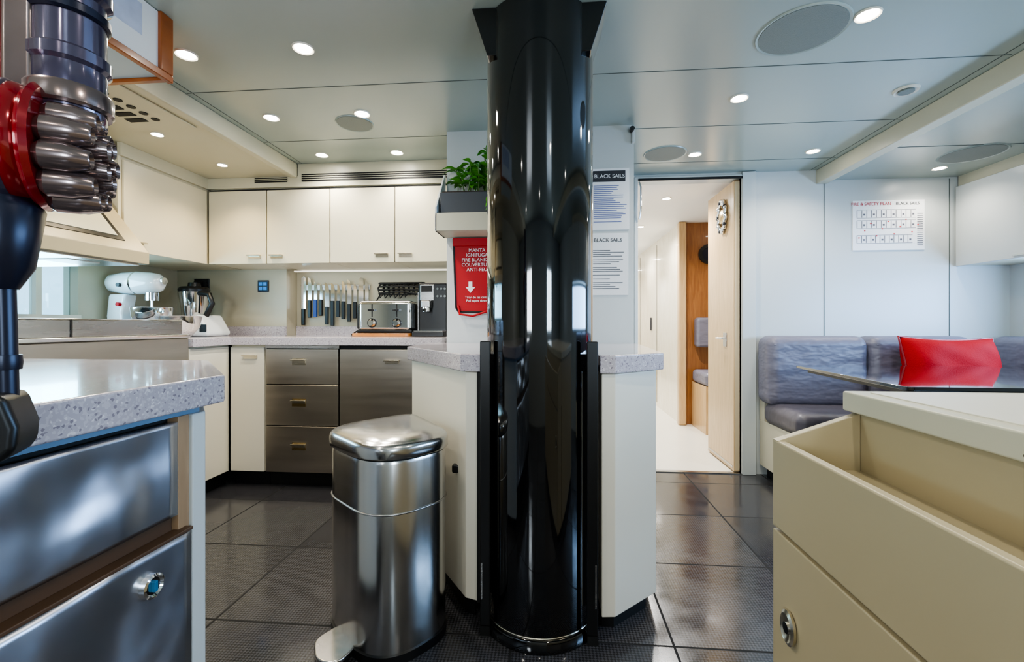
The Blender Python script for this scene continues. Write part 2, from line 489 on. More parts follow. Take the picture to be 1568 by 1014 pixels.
ps = [box('fascia', -2.276, -0.572, UF, UF+.02, 1.93, SZ-.001 , M_soff),
      box('fascia_upper', -1.655, -0.572, UF+.001, UF+.02, SZ-.001, CZ-.001, M_soff),
      box('fascia_side', -2.296, -2.276, 2.232, UF+.02, 1.93, SZ-.001, M_soff),
      box('slot_short', -1.95, -1.724, UF-.002, UF+.001, 1.962, 1.994, M_blackm),
      box('slot_long', -1.626, -0.60, UF-.002, UF+.001, 1.962, 2.012, M_blackm)]
for k in range(3):
    z = 1.973+k*.013
    ps.append(box('slat_a%d' % k, -1.626, -0.60, UF-.005, UF-.001, z, z+.003, M_soff))
for k in range(2):
    z = 1.971+k*.012
    ps.append(box('slat_b%d' % k, -1.95, -1.724, UF-.005, UF-.001, z, z+.003, M_soff))
group('ventilation_grille', ps)
box('light_strip', -1.93, -0.6, 3.28, 3.30, 1.425, 1.434, M_ulight)
ld = bpy.data.lights.new('under_cabinet_lamp', 'AREA'); ld.shape = 'RECTANGLE'
ld.size = 1.3; ld.size_y = 0.03; ld.energy = 2.5; ld.color = (1, .93, .82)
lo = bpy.data.objects.new('under_cabinet_lamp', ld); COL.objects.link(lo); lo.location = (-1.25, 3.1, 1.42)

BF = 2.74
def base_carcass(a, b, m):
    return [box('carcass', a, b, BF+.02, 3.19, .10, .90, m), box('toe_kick', a, b, BF+.06, BF+.09, 0, .10, M_blackm)]
ps = base_carcass(-1.805, -1.321, M_dark)
for k, (z0, z1) in enumerate(((.655, .875), (.395, .65), (.10, .39))):
    ps.append(box('drawer_front_%d' % k, -1.80, -1.325, BF, BF+.02, z0, z1, M_warmsteel, .003))
    ps += handle('handle_%d' % k, -1.58, BF, [.80, .545, .27][k], .085)
    ps.append(box('backplate_%d' % k, -1.625, -1.535, BF-.002, BF+.001, [.775, .515, .24][k], [.82, .565, .29][k], M_nickel if k == 0 else M_brass))
ps.append(box('top_rail', -1.805, -1.321, BF+.005, BF+.02, .88, .90, M_steel))
group('steel_drawer_cabinet', ps)
ps = base_carcass(-1.319, -0.66, M_dark)
ps += [box('door', -1.315, -0.665, BF, BF+.02, .10, .875, M_warmsteel, .003)]
ps += handle('handle', -0.98, BF, .80, .09)
group('steel_cupboard', ps)
ps = base_carcass(-2.04, -1.809, M_cream)
ps += [box('door', -2.036, -1.812, BF, BF+.02, .10, .885, M_white, .003)]
ps += handle('handle', -1.90, BF, .825, .09)
group('base_cabinet', ps)
ps = [box('carcass', LW+.001, -2.065, 2.42, BF+.02, .10, .90, M_cream),
      box('side_front', -2.065, -2.045, 2.42, BF-.002, .10, .89, M_white, .003),
      box('toe_kick', -2.12, -2.10, 2.42, BF, 0, .10, M_blackm)]
group('base_cabinet', ps)
prism('kitchen_countertop', [(LW+.001, 2.42), (-2.02, 2.42), (-2.02, 2.715), (-0.66, 2.715), (-0.66, 2.82), (-0.572, 2.82), (-0.572, 3.338),
                             (-1.938, 3.338), (-1.938, 3.198), (LW+.001, 3.198)], .90, .95, M_stone, .004)
box('countertop_upstand', LW+.021, -1.939, 3.18, 3.199, .95, 1.015, M_stone)
box('countertop_upstand', -1.937, -0.574, 3.322, 3.339, .95, 1.015, M_stone)
box('countertop_upstand', LW+.001, LW+.02, 2.42, 3.18, .95, 1.015, M_stone)

ps = [box('body', LW+.05, -2.06, 1.2, 2.40, .08, .90, M_steel, .004),
      box('oven_door', -2.06, -2.045, 1.25, 1.78, .2, .80, M_steel, .004),
      box('oven_door_far', -2.06, -2.045, 1.82, 2.36, .2, .80, M_steel, .004),
      box('front_band', -2.06, -2.03, 1.2, 2.40, .83, .955, M_warmsteel, .006),
      box('front_ledge', -2.08, -2.02, 1.2, 2.40, .955, .975, M_chrome, .004),
      box('guard_front', -2.09, -2.07, 1.2, 2.40, .975, 1.05, M_steel, .003),
      box('guard_far', LW+.05, -2.09, 2.38, 2.40, .90, 1.05, M_steel, .003),
      box('guard_joint', -2.07, -2.066, 1.80, 1.806, .975, 1.05, M_dark),
      box('guard_cap', -2.095, -2.065, 1.2, 2.40, 1.05, 1.056, M_chrome, .002),
      box('hob', LW+.05, -2.09, 1.2, 2.38, .90, .93, M_blackp),
      box('toe', LW+.1, -2.12, 1.22, 2.38, 0, .08, M_blackm),
      tube('oven_rail', [(-2.02, 1.3, .76), (-2.02, 1.73, .76)], .009, M_chrome),
      tube('oven_rail_far', [(-2.02, 1.87, .76), (-2.02, 2.31, .76)], .009, M_chrome)]
for k in range(5):
    ps.append(box('grate_%d' % k, LW+.1, -2.12, 1.3+k*.22, 1.315+k*.22, .93, .965, M_blackm))
group('range_cooker', ps)

ps = [extrude_y('canopy', [(LW+.001, 1.34), (-2.08, 1.34), (-2.08, 1.40), (-2.40, 1.78), (-2.40, 1.998), (LW+.001, 1.998)], 1.25, 2.20, M_cream2, .004),
      box('underside', LW+.03, -2.11, 1.28, 2.17, 1.332, 1.341, M_steel),
      box('lamp_lens', -2.35, -2.2, 1.9, 2.05, 1.328, 1.333, M_white)]
sl = Vector((-0.32, 0, 0.38)).normalized()
nrm = Vector((0.38, 0, 0.32)).normalized()
def slope_quad(name, y0, y1, s0, s1, h, m):
    b = Vector((-2.08, 0, 1.40))
    v = []
    for (y, s) in ((y0, s0), (y1, s0), (y1, s1), (y0, s1)):
        p = b+sl*s; v.append((p.x, y, p.z))
    v += [tuple(Vector(q)+nrm*h) for q in v]
    return obj(name, v, [(0, 1, 2, 3), (4, 5, 6, 7), (0, 1, 5, 4), (1, 2, 6, 5), (2, 3, 7, 6), (3, 0, 4, 7)], m)
ps.append(slope_quad('inset_frame', 1.35, 2.1, .06, .42, .004, M_blackp))
ps.append(slope_quad('inset_panel', 1.375, 2.075, .085, .395, .007, M_soff))
group('extractor_hood', ps)

group('wall_switch', [box('plate', -2.16, -2.075, 3.192, 3.2, 1.27, 1.355, M_navy, .003)] +
      [box('key_%d%d' % (i, j), -2.147+i*.034, -2.122+i*.034, 3.188, 3.193, 1.284+j*.032, 1.308+j*.032, M_blue) for i in range(2) for j in range(2)])
group('wall_socket', [box('plate', -2.66, -2.54, 3.192, 3.2, 1.29, 1.37, M_blackp, .004), box('plug', -2.64, -2.59, 3.16, 3.192, 1.305, 1.35, M_blackm, .006),
                      cyl('outlet', (-2.565, 3.19, 1.33), .016, .006, M_dark, axis='Y', seg=16)])

def knife(u, ztip, blade, hl, w, hm, kind=0):
    y = 3.316
    zb = ztip-blade
    if kind == 0:
        pts = [(u-w/2, zb), (u+w/2, zb), (u+w/2, zb+blade*.6), (u+w/2*.2, zb+blade*.92), (u-w/2, ztip)]
    else:
        pts = [(u-w/2, zb), (u+w/2, zb), (u+w/2, ztip-.012), (u, ztip), (u-w/2, ztip-.012)]
    b = extrude_y('blade', pts, y, y+.003, M_chrome)
    h = box('grip', u-.013, u+.013, y-.014, y+.005, zb-hl, zb+.004, hm, .004)
    return group('kitchen_knife', [b, h])
box('magnetic_knife_strip', -1.90, -1.36, 3.321, 3.339, 1.29, 1.33, M_steel, .002)
kn = [(-1.875, 1.395, .25, .12, .036, 1), (-1.825, 1.39, .18, .13, .030, 0), (-1.78, 1.355, .14, .13, .024, 0),
      (-1.737, 1.345, .13, .12, .020, 0), (-1.69, 1.35, .19, .13, .036, 0), (-1.645, 1.345, .14, .185, .028, 0),
      (-1.60, 1.335, .13, .12, .020, 0), (-1.56, 1.36, .16, .13, .028, 0), (-1.515, 1.37, .19, .13, .032, 0),
      (-1.47, 1.345, .15, .12, .026, 0), (-1.425, 1.385, .22, .13, .038, 1), (-1.38, 1.36, .18, .13, .026, 0)]
M_khb = mat('knife_handle_blue', S(40, 70, 150), .4)
for i, (u, zt, bl, hl, w, k) in enumerate(kn):
    knife(u, zt, bl, hl, w, M_blackp if i != 2 else M_khb, kind=k)

ps = [box('rail', -1.28, -.94, 3.31, 3.338, 1.33, 1.345, M_blackm, .002), box('shelf', -1.27, -.95, 3.26, 3.338, 1.25, 1.256, M_blackm)]
for i in range(9):
    u = -1.26+i*.038
    z = random.uniform(1.22, 1.25)
    ps.append(tube('loop_%d' % i, [(u, 3.30, 1.34), (u-.02, 3.28, z+.07), (u, 3.27, z), (u+.03, 3.28, z+.04), (u+.015, 3.30, 1.335)], .006, M_blackm))
for i in range(4):
    ps.append(tube('wire_%d' % i, [(-1.27, 3.27, 1.26+i*.024), (-1.1, 3.25, 1.27+i*.02), (-.95, 3.27, 1.25+i*.028)], .006, M_blackm))
ps.append(tube('cord', [(-1.27, 3.3, 1.25), (-1.345, 3.27, 1.12), (-1.38, 3.2, 1.0), (-1.40, 3.1, .957)], .005, M_blackm))
group('utensil_rack', ps)

prism('chopping_board', round_poly([(-1.33, 2.93), (-.93, 2.93), (-.93, 3.2), (-1.33, 3.2)], .03), .95, .972, M_board, .003)
ps = [box('body', -1.30, -.93, 2.97, 3.16, .984, 1.19, M_chrome, .028, 5),
      box('base', -1.305, -.925, 2.965, 3.165, .972, .995, M_blackp, .006),
      box('side_left', -1.312, -1.298, 2.985, 3.145, 1.0, 1.17, M_blackp, .01, 3),
      box('side_right', -.932, -.918, 2.985, 3.145, 1.0, 1.17, M_blackp, .01, 3)]
for k, (a, b) in enumerate(((-1.27, -1.13), (-1.10, -.96))):
    for j in range(2):
        ps.append(box('slot_%d%d' % (k, j), a, b, 3.01+j*.06, 3.035+j*.06, 1.186, 1.1915, M_dark))
    ps.append(lathe('dial_%d' % k, [(.026, 0), (.026, -.008), (.018, -.018), (.018, -.03), (0, -.03)], ((a+b)/2, 2.97, 1.04), M_chrome, 'Y', 24))
    ps.append(cyl('dial_ring_%d' % k, ((a+b)/2, 2.968, 1.04), .032, .006, M_blackp, 'Y', 24))
    ps.append(box('lever_%d' % k, (a+b)/2-.022, (a+b)/2+.022, 2.945, 2.97, 1.12, 1.132, M_blackp, .003))
    ps.append(box('lever_slot_%d' % k, (a+b)/2-.004, (a+b)/2+.004, 2.968, 2.972, 1.08, 1.165, M_dark))
group('toaster', ps)

ps = [box('body', -.90, -.70, 3.02, 3.30, .98, 1.31, M_blackp, .012),
      box('front_panel', -.885, -.79, 3.012, 3.022, 1.19, 1.30, M_steel, .004),
      box('display', -.875, -.80, 3.008, 3.013, 1.25, 1.29, M_blackm),
      box('drip_tray', -.905, -.695, 2.90, 3.05, .95, .985, M_blackp, .006),
      box('drip_grille', -.895, -.705, 2.905, 3.02, .985, .99, M_chrome),
      box('foot', -.90, -.70, 3.04, 3.30, .95, .985, M_blackp),
      box('side_steel', -.905, -.899, 3.03, 3.29, .99, 1.25, M_steel),
      box('spout_head', -.86, -.80, 2.95, 3.02, 1.14, 1.19, M_steel, .008),
      cyl('portafilter', (-.83, 2.97, 1.13), .026, .03, M_chrome),
      tube('portafilter_grip', [(-.83, 2.96, 1.13), (-.83, 2.86, 1.12)], .010, M_blackp)]
for i in range(3):
    for j in range(2):
        ps.append(cyl('button_%d%d' % (i, j), (-.765+i*.025, 3.017, 1.22+j*.05), .008, .008, M_chrome, 'Y', 16))
group('coffee_machine', ps)

mx, my, mz, k = -2.59, 2.66, .95, 1.08
ps = [prism('foot', round_poly([(mx-.16*k, my-.10), (mx+.16*k, my-.10), (mx+.16*k, my+.10), (mx-.16*k, my+.10)], .08), mz, mz+.035, M_enamel, .012, 3),
      extrude_y('neck', [(mx-.15*k, mz+.03), (mx-.05*k, mz+.03), (mx-.065*k, mz+.14*k), (mx-.04*k, mz+.25*k), (mx-.15*k, mz+.25*k), (mx-.165*k, mz+.12*k)], my-.045, my+.045, M_enamel, .015),
      lathe('head', [(0, -.19), (.035, -.185), (.058, -.16), (.068, -.08), (.072, .02), (.066, .10), (.055, .15), (.03, .17), (0, .175)], (mx-.01, my, mz+.315*k), M_enamel, 'X', 32, sharp=False),
      lathe('head_band', [(.0725, -.005), (.0745, 0), (.0725, .005)], (mx+.0, my, mz+.315*k), M_chrome, 'X', 32),
      cyl('hub', (mx+.168, my, mz+.325*k), .022, .02, M_chrome, 'X', 24),
      cyl('planetary', (mx+.085*k, my, mz+.235*k), .036, .05, M_chrome),
      tube('beater', [(mx+.085*k, my, mz+.22*k), (mx+.085*k, my, mz+.10*k)], .008, M_chrome),
      lathe('bowl', [(.045, .035), (.05, .045), (.085, .08), (.105, .13), (.11, .185), (.114, .187), (.107, .18), (.10, .13), (.08, .085), (0, .06)], (mx+.085*k, my, mz), M_chrome, 'Z', 40),
      cyl('lock_knob', (mx-.08, my-.055, mz+.19*k), .012, .02, M_redp, 'Y', 16),
      cyl('speed_knob', (mx-.06, my-.073, mz+.30*k), .012, .02, M_blackp, 'Y', 16)]
group('stand_mixer', ps)

fx, fy, fz = -2.42, 2.93, .95
ps = [extrude_y('base', [(fx-.14, fz), (fx+.17, fz), (fx+.17, fz+.03), (fx+.10, fz+.15), (fx-.05, fz+.11), (fx-.14, fz+.06)], fy-.11, fy+.11, M_enamel, .02),
      lathe('jug', [(.06, .07), (.065, .10), (.085, .26), (.09, .30), (.088, .30)], (fx-.02, fy, fz), M_chrome, 'Z', 40),
      lathe('lid', [(.092, .30), (.094, .32), (.08, .335), (.04, .34), (.035, .365), (0, .365)], (fx-.02, fy, fz), M_blackp, 'Z', 40),
      tube('grip', [(fx+.05, fy-.04, fz+.29), (fx+.13, fy-.05, fz+.28), (fx+.15, fy-.05, fz+.22), (fx+.10, fy-.04, fz+.14)], .018, M_blackp),
      box('screen', fx+.11, fx+.155, fy-.112, fy-.105, fz+.03, fz+.08, M_blackp)]
group('food_processor', ps)
lathe('steel_bowl', [(.05, 0), (.055, .004), (.10, .06), (.115, .13), (.12, .13), (.11, .125), (.095, .06), (0, .012)], (-2.24, 2.58, .951), M_chrome, 'Z', 40)

# ================================================================= ISLAND (left foreground)
isl = [(-0.77, -0.4), (-0.77, 0.90), (-1.07, 1.26), (-1.77, 1.29), (-1.77, -0.4)]
ps = [prism('carcass', isl[::-1], .08, .855, M_dark),
      prism('slab', [(-0.715, -.45), (-0.715, .945), (-1.05, 1.32), (-1.80, 1.34), (-1.80, -.45)][::-1], .86, .92, M_stone, .005, 3),
      prism('under_slab', [(-0.75, -.42), (-0.75, .915), (-1.06, 1.28), (-1.78, 1.30), (-1.78, -.42)][::-1], .845, .86, mat('blue_grey_trim', S(110, 140, 165), .3), 0),
      prism('end_panel', [(-0.738, .882), (-0.738, .917), (-1.06, 1.285), (-1.08, 1.26), (-.765, .882)][::-1], .06, .845, M_wall, .003),
      box('post', -0.77, -0.745, .854, .882, .06, .845, M_post, .002),
      box('back_panel', -1.79, -1.77, -.4, 1.28, .06, .845, M_white),
      box('toe_kick', -1.7, -.82, -.35, .85, 0, .08, M_blackm)]
def warped_front(name, u, v0, v1, z0, z1, m, depth=.006, thick=.018):
    nx, nz = 60, 24
    V, F = [], []
    for j in range(nz+1):
        for i in range(nx+1):
            a, b = i/nx, j/nz
            e = (math.sin(math.pi*a)*math.sin(math.pi*b))**.5 if 0 < a < 1 and 0 < b < 1 else 0
            y = v0+(v1-v0)*a
            w = math.sin(y*11+b*3)*.5+math.sin(b*7-y*9)*.5
            V.append((u+e*depth*w, y, z0+(z1-z0)*b))
    for j in range(nz):
        for i in range(nx):
            q = j*(nx+1)+i
            F.append((q, q+1, q+nx+2, q+nx+1))
    o = obj(name, V, F, m, smooth=True)
    md = o.modifiers.new('solid', 'SOLIDIFY'); md.thickness = thick; md.offset = 0
    return o
ps.append(warped_front('drawer_front_top', -.751, -.38, .851, .65, .835, M_bluesteel, .011, .014))
ps.append(box('drawer_gap', -.768, -.757, -.38, .851, .617, .652, M_brown))
ps.append(warped_front('drawer_front_lower', -.739, -.38, .872, .20, .614, M_bluesteel, .007, .014))
ps.append(box('drawer_lip', -.757, -.730, -.38, .875, .612, .619, M_brown, .002))
ps.append(lathe('lock_ring', [(.022, -.006), (.022, .006), (.018, .008), (.015, .004), (0, .004)], (-.729, .775, .552), M_chrome, 'X', 32))
ps.append(box('lock_key', -.726, -.718, .771, .779, .542, .562, mat('lock_blue', S(40, 110, 150), .3), .002))
group('kitchen_island', ps)

# ================================================================= COLUMN
cc = (-.043, 1.622)
ps = [lathe('shaft', [(.186, 0.0), (.186, 2.078)], (cc[0], cc[1], 0), M_black, 'Z', 96),
      lathe('base_ring', [(.20, 0), (.20, .03), (.196, .038), (.187, .04)], (cc[0], cc[1], 0), M_black, 'Z', 96),
      lathe('base_ring_steel', [(.1875, .04), (.1883, .041), (.1883, .043), (.1875, .044)], (cc[0], cc[1], 0), M_nickel, 'Z', 96),
      extrude_y('head_bracket', [(cc[0]-.170, 1.92), (cc[0]+.170, 1.92), (cc[0]+.222, 2.079), (cc[0]-.222, 2.079)], 1.50, 1.70, M_black, .003),
      box('guide_left', -.238, -.203, 1.500, 1.518, .03, .975, M_blackp, .004),
      box('guide_right', .112, .148, 1.480, 1.498, .03, .975, M_blackp, .004),
      box('guide_foot_left', -.238, -.205, 1.50, 1.518, 0, .03, M_blackm), box('guide_foot_right', .114, .148, 1.48, 1.498, 0, .03, M_blackm),
      box('latch_strip_left', -.234, -.229, 1.498, 1.501, .12, .24, M_steel), box('latch_strip_right', .138, .143, 1.478, 1.481, .12, .26, M_steel)]
group('structural_column', ps)

ps = [prism('slab', [(-.235, 1.52), (-.235, 2.449), (-.655, 2.449), (-.655, 2.03), (-.31, 1.535)], .87, .93, M_stone, .005, 3),
      prism('body', [(-.250, 1.535), (-.25, 2.449), (-.63, 2.449), (-.63, 2.02), (-.295, 1.55)], .09, .868, M_white, .004),
      prism('toe_kick', [(-.27, 1.60), (-.27, 2.44), (-.58, 2.44), (-.58, 2.06), (-.31, 1.62)], 0, .09, M_blackm),
      box('corner_strip', -.252, -.24, 1.528, 1.545, .09, .868, M_dark)]
group('peninsula_counter', ps)
ps = [prism('slab', [(.155, 1.50), (.205, 1.50), (.395, 1.66), (.45, 2.449), (.155, 2.449)], .87, .93, M_stone, .005, 3),
      prism('body', [(.162, 1.515), (.207, 1.52), (.372, 1.675), (.415, 2.449), (.162, 2.449)], .07, .868, M_white, .004),
      prism('toe_kick', [(.17, 1.58), (.21, 1.58), (.34, 1.70), (.38, 2.44), (.17, 2.44)], 0, .07, M_blackm)]
group('peninsula_counter', ps)
ps = [box('slab', -.232, .152, 1.83, 2.449, .87, .93, M_stone), box('body', -.23, .145, 1.84, 2.449, 0, .869, M_blackp)]
group('centre_counter', ps)

# ================================================================= TRASH CAN
fp = round_poly([(-.500, 1.262), (-.318, 1.50), (-.565, 1.835), (-.815, 1.53)], [.17, .10, .07, .14], 16)
cx = sum(p[0] for p in fp)/len(fp); cy = sum(p[1] for p in fp)/len(fp)
def scl(s): return [(cx+(p[0]-cx)*s, cy+(p[1]-cy)*s) for p in fp]
def stack(name, rings, m):
    n = len(fp); V = []; F = []
    for s, z in rings:
        V += [(p[0], p[1], z) for p in scl(s)]
    for k in range(len(rings)-1):
        for i in range(n):
            j = (i+1) % n
            F.append((k*n+i, k*n+j, (k+1)*n+j, (k+1)*n+i))
    F.append(tuple(range(n-1, -1, -1))); F.append(tuple((len(rings)-1)*n+i for i in range(n)))
    o = obj(name, V, F, m, smooth=True)
    try: o.data.set_sharp_from_angle(angle=math.radians(40))
    except Exception: pass
    return o
ps = [stack('base_ring', [(.97, 0.0), (.98, .03)], M_blackp),
      stack('body', [(.955, .03), (.955, .605), (.94, .615)], M_steelv),
      stack('seam', [(.93, .612), (.93, .625)], M_blackm),
      stack('lid_rim', [(.985, .622), (1.0, .626), (1.0, .650), (.985, .662), (.95, .668)], M_steelv),
      stack('lid_top', [(.94, .667), (.88, .674), (.6, .682)], M_steelv),
      tube('band', [(cx+(p[0]-cx)*.96, cy+(p[1]-cy)*.96, .455) for p in fp], .003, M_steel, True)]
pd = round_poly([(-.60, 1.37), (-.70, 1.47), (-.75, 1.385), (-.70, 1.30), (-.63, 1.29)], .035)
ps.append(prism('pedal', pd, .02, .035, M_steelv, .005, 3))
ps.append(box('hinge_knob', -.355, -.33, 1.60, 1.63, .50, .53, M_blackp, .006))
group('trash_can', ps)

# ================================================================= SHELF + BASIL
ps = [box('tray_front', -.585, -.25, 2.25, 2.262, 1.50, 1.59, M_soff, .003),
      box('tray_bottom', -.585, -.25, 2.262, 2.448, 1.50, 1.512, M_soff),
      extrude_x('side_left', [(2.25, 1.50), (2.449, 1.50), (2.449, 1.84), (2.435, 1.84), (2.25, 1.62)], -.585, -.575, M_wall, .002),
      extrude_x('side_right', [(2.25, 1.50), (2.449, 1.50), (2.449, 1.84), (2.435, 1.84), (2.25, 1.62)], -.25, -.24, M_wall, .002)]
group('wall_shelf', ps)
ps = [extrude_x('planter_box', [(2.29, 1.513), (2.43, 1.513), (2.44, 1.70), (2.275, 1.70)], -.565, -.26, M_planter, .004),
      box('soil', -.555, -.27, 2.285, 2.43, 1.70, 1.706, M_soil)]
V, F = [], []
def leaf(base, d, L, W, droop):
    d = d.normalized(); side = d.cross(Vector((0, 0, 1)))
    if side.length < .01: side = Vector((1, 0, 0))
    side.normalize(); up = side.cross(d).normalized()
    off = len(V)
    prof = [(0, .05), (.2, .7), (.45, 1.0), (.7, .8), (.9, .35), (1, .03)]
    for t, w in prof:
        c = base+d*L*t-Vector((0, 0, 1))*droop*t*t*L
        for s in (-1, 0, 1):
            V.append(tuple(c+side*(W*w*.5*s)+up*(abs(s)*W*w*.18)))
    for i in range(len(prof)-1):
        for s in range(2):
            q = off+i*3+s
            F.append((q, q+1, q+4, q+3))
for i in range(15):
    bx = Vector((random.uniform(-.50, -.29), random.uniform(2.30, 2.41), 1.70))
    tip = bx+Vector((random.uniform(-.05, .04), random.uniform(-.06, .02), random.uniform(.08, .24)))
    ps.append(tube('stem_%d' % i, [bx, bx.lerp(tip, .5)+Vector((.005, 0, .01)), tip], .0024, M_stem, res=1))
    for j in range(8):
        t = random.uniform(.4, 1.0)
        a = random.uniform(0, 6.28)
        leaf(bx.lerp(tip, t), Vector((math.cos(a), math.sin(a)*.8, random.uniform(-.1, .6))), random.uniform(.045, .08), random.uniform(.03, .05), random.uniform(.2, .7))
for i in range(5):
    leaf(Vector((-.32+i*.008, 2.27, 1.72-i*.02)), Vector((.4-.3*i, -.5, -.4)), .05, .03, .5)
ps.append(obj('leaves', V, F, M_leaf, smooth=True))
group('basil_planter', ps)

pts = [(-.528, 1.49), (-.27, 1.49), (-.27, 1.12), (-.30, 1.095), (-.50, 1.095), (-.515, 1.12)]
ps = [extrude_y('pouch', pts, 2.425, 2.448, M_redp, .006),
      box('flap', -.53, -.268, 2.418, 2.426, 1.45, 1.495, M_redp, .003),
      tube('pull_strap', [(-.50, 2.42, 1.13), (-.49, 2.405, 1.085), (-.42, 2.405, 1.075), (-.34, 2.405, 1.10)], .006, M_redp)]
ps.append(tube('edge_piping', [(-.528, 2.424, 1.49), (-.514, 2.424, 1.12), (-.50, 2.424, 1.097), (-.30, 2.424, 1.097)], .005, M_blackm))
ps.append(text('label', 'MANTA\nIGNIFUGA\nFIRE BLANKET\nCOUVERTURE\nANTI-FEU', .026, (-.40, 2.4235, 1.42), M_paper))
ps.append(extrude_y('arrow', [(-.46, 1.23), (-.435, 1.20), (-.41, 1.23), (-.425, 1.23), (-.425, 1.26), (-.445, 1.26), (-.445, 1.23)], 2.422, 2.426, M_paper))
ps.append(text('label_small', 'Tirar de las cintas\nPull tapes down', .018, (-.40, 2.4235, 1.17), M_paper))
group('fire_blanket_pouch', ps)

def notice(u0, u1, z0, z1, title, black):
    ps = [box('sheet', u0, u1, 2.446, 2.449, z0, z1, M_paper)]
    w = u1-u0
    if black:
        ps.append(box('title_band', u0+.006, u1-.02, 2.4445, 2.4465, z1-.07, z1-.012, M_ink))
        ps.append(text('title', title, .028, ((u0+u1)/2, 2.444, z1-.05), M_paper))
    else:
        ps.append(text('title', title, .026, ((u0+u1)/2, 2.445, z1-.045), M_ink))
    z = z1-.09
    L = []
    while z > z0+.03:
        L.append((u0+.02, u0+.02+random.uniform(.45, .85)*w, 2.4448, 2.4462, z-.0026, z))
        z -= .010 if random.random() > .2 else .02
    ps.append(boxes('text_lines', L, M_inkb if black else M_ink))
    group('wall_notice', ps)
notice(.20, .405, 1.53, 1.853, 'BLACK SAILS', True)
notice(.19, .40, 1.185, 1.512, 'BLACK SAILS', False)
group('corner_hook', [box('plate', .418, .431, 2.43, 2.45, 1.98, 2.06, M_wall, .002), cyl('camera', (.415, 2.42, 2.045), .012, .03, M_blackp, 'Y', 16)])

# ================================================================= CORRIDOR DOOR + NOOK
ps = [box('leaf', 1.258, 1.298, 3.292, 3.82, .01, 2.03, M_oak, .004),
      box('edge_strip', 1.262, 1.294, 3.288, 3.293, .02, 2.02, mat('door_edge', S(206, 186, 152), .4)),
      box('kick_plate', 1.2555, 1.259, 3.31, 3.80, .03, .045, M_steel),
      box('lock_case', 1.252, 1.259, 3.42, 3.48, .87, .97, M_steel, .002),
      tube('lever', [(1.255, 3.45, .93), (1.225, 3.45, .93), (1.222, 3.53, .93)], .007, M_chrome)]
door = group('door_1', ps)
ps = []
ring = []
for i in range(40):
    a = 2*math.pi*i/40
    rr = .085+.012*math.sin(a*10)
    ring.append((1.244, 3.48+math.cos(a)*rr*.8, 1.82+math.sin(a)*rr*1.25))
ps.append(tube('wreath', ring, .014, M_chrome, True))
ps.append(lathe('medallion', [(.05, 0), (.05, -.018), (.03, -.026), (0, -.026)], (1.258, 3.48, 1.82), M_brass, 'X', 32))
for i in range(10):
    a = 2*math.pi*i/10
    ps.append(lathe('bead_%d' % i, [(0, -.016), (.012, -.01), (.016, 0), (.012, .01), (0, .016)], (1.240, 3.48+math.cos(a)*.07, 1.82+math.sin(a)*.108), M_chrome if i % 2 else M_ink, 'X', 12))
crest = group('crest_plaque', ps)
bpy.context.view_layer.update()
crest.parent = door
crest.matrix_parent_inverse = door.matrix_world.inverted()
ps = [box('base', 1.43, 2.38, 4.40, 4.84, 0, .45, M_oak, .004), box('seat', 1.42, 2.38, 4.37, 4.80, .45, .58, M_sofa, .04, 4),
      box('backrest', 1.45, 2.38, 4.72, 4.84, .80, 1.10, M_sofa, .03, 4)]
group('nook_bench', ps)
group('porthole_clock', [lathe('bezel', [(.10, 0), (.10, -.03), (.07, -.035), (.065, -.01), (0, -.01)], (1.60, 4.849, 1.75), M_blackp, 'Y', 32), cyl('glass', (1.60, 4.83, 1.75), .066, .006, M_navy, 'Y', 32)])
group('cabinet_pull', [box('pull', 1.305, 1.32, 6.2, 6.24, .95, 1.12, M_ink, .003)])
tube('wall_cable_guard', [(.604, 3.24, 2.02), (.612, 3.22, 1.98), (.612, 3.22, 1.82), (.604, 3.24, 1.76)], .006, M_chrome)

# ================================================================= DINING SIDE
ps = [box('sheet', 2.024, 2.476, 3.275, 3.279, 1.53, 1.865, M_paper),
      text('title', 'FIRE & SAFETY PLAN', .028, (2.14, 3.274, 1.832), M_inkr),
      text('title_right', 'BLACK SAILS', .026, (2.37, 3.274, 1.832), M_ink)]
L = []
M_thin = mat('ink_light', S(96, 96, 106), .6)
for (zz, x0, x1) in ((1.77, 2.05, 2.42), (1.70, 2.05, 2.42), (1.60, 2.05, 2.40)):
    for k in range(12):
        x = x0+(x1-x0)*k/12
        L.append((x, x+.003, 3.274, 3.2755, zz-.02, zz+.028))
        if k % 2: L.append((x+.01, x+.022, 3.274, 3.2755, zz-.006, zz+.006))
    L.append((x0, x1, 3.274, 3.2755, zz-.024, zz-.022)); L.append((x0, x1, 3.274, 3.2755, zz+.03, zz+.032))
ps.append(boxes('deck_drawings', L, M_thin))
ps.append(boxes('symbols', [(2.06+k*.037, 2.068+k*.037, 3.2735, 3.275, 1.66+(k*37 % 11)*.012-.05, 1.668+(k*37 % 11)*.012-.05) for k in range(11)], M_inkr))
ps.append(boxes('legend', [(2.43, 2.465, 3.274, 3.2755, 1.56+k*.014, 1.564+k*.014) for k in range(16)], M_thin))
group('safety_plan_poster', ps)

for i, (a, b) in enumerate(((2.42, 3.27), (1.55, 2.415), (.68, 1.545))):
    ps = [box('carcass', 2.68, RW-.001, a, b, 1.42, 1.94, M_cream), box('door', 2.66, 2.68, a+.002, b-.002, 1.412, 1.94, M_wall, .004),
          box('pull', 2.652, 2.66, (a+b)/2-.04, (a+b)/2+.04, 1.425, 1.435, M_nickel)]
    group('wall_cabinet', ps)
box('trim_cabinet_filler', 2.68, RW, .68, 3.27, 1.94, SZ+.01, M_soff)

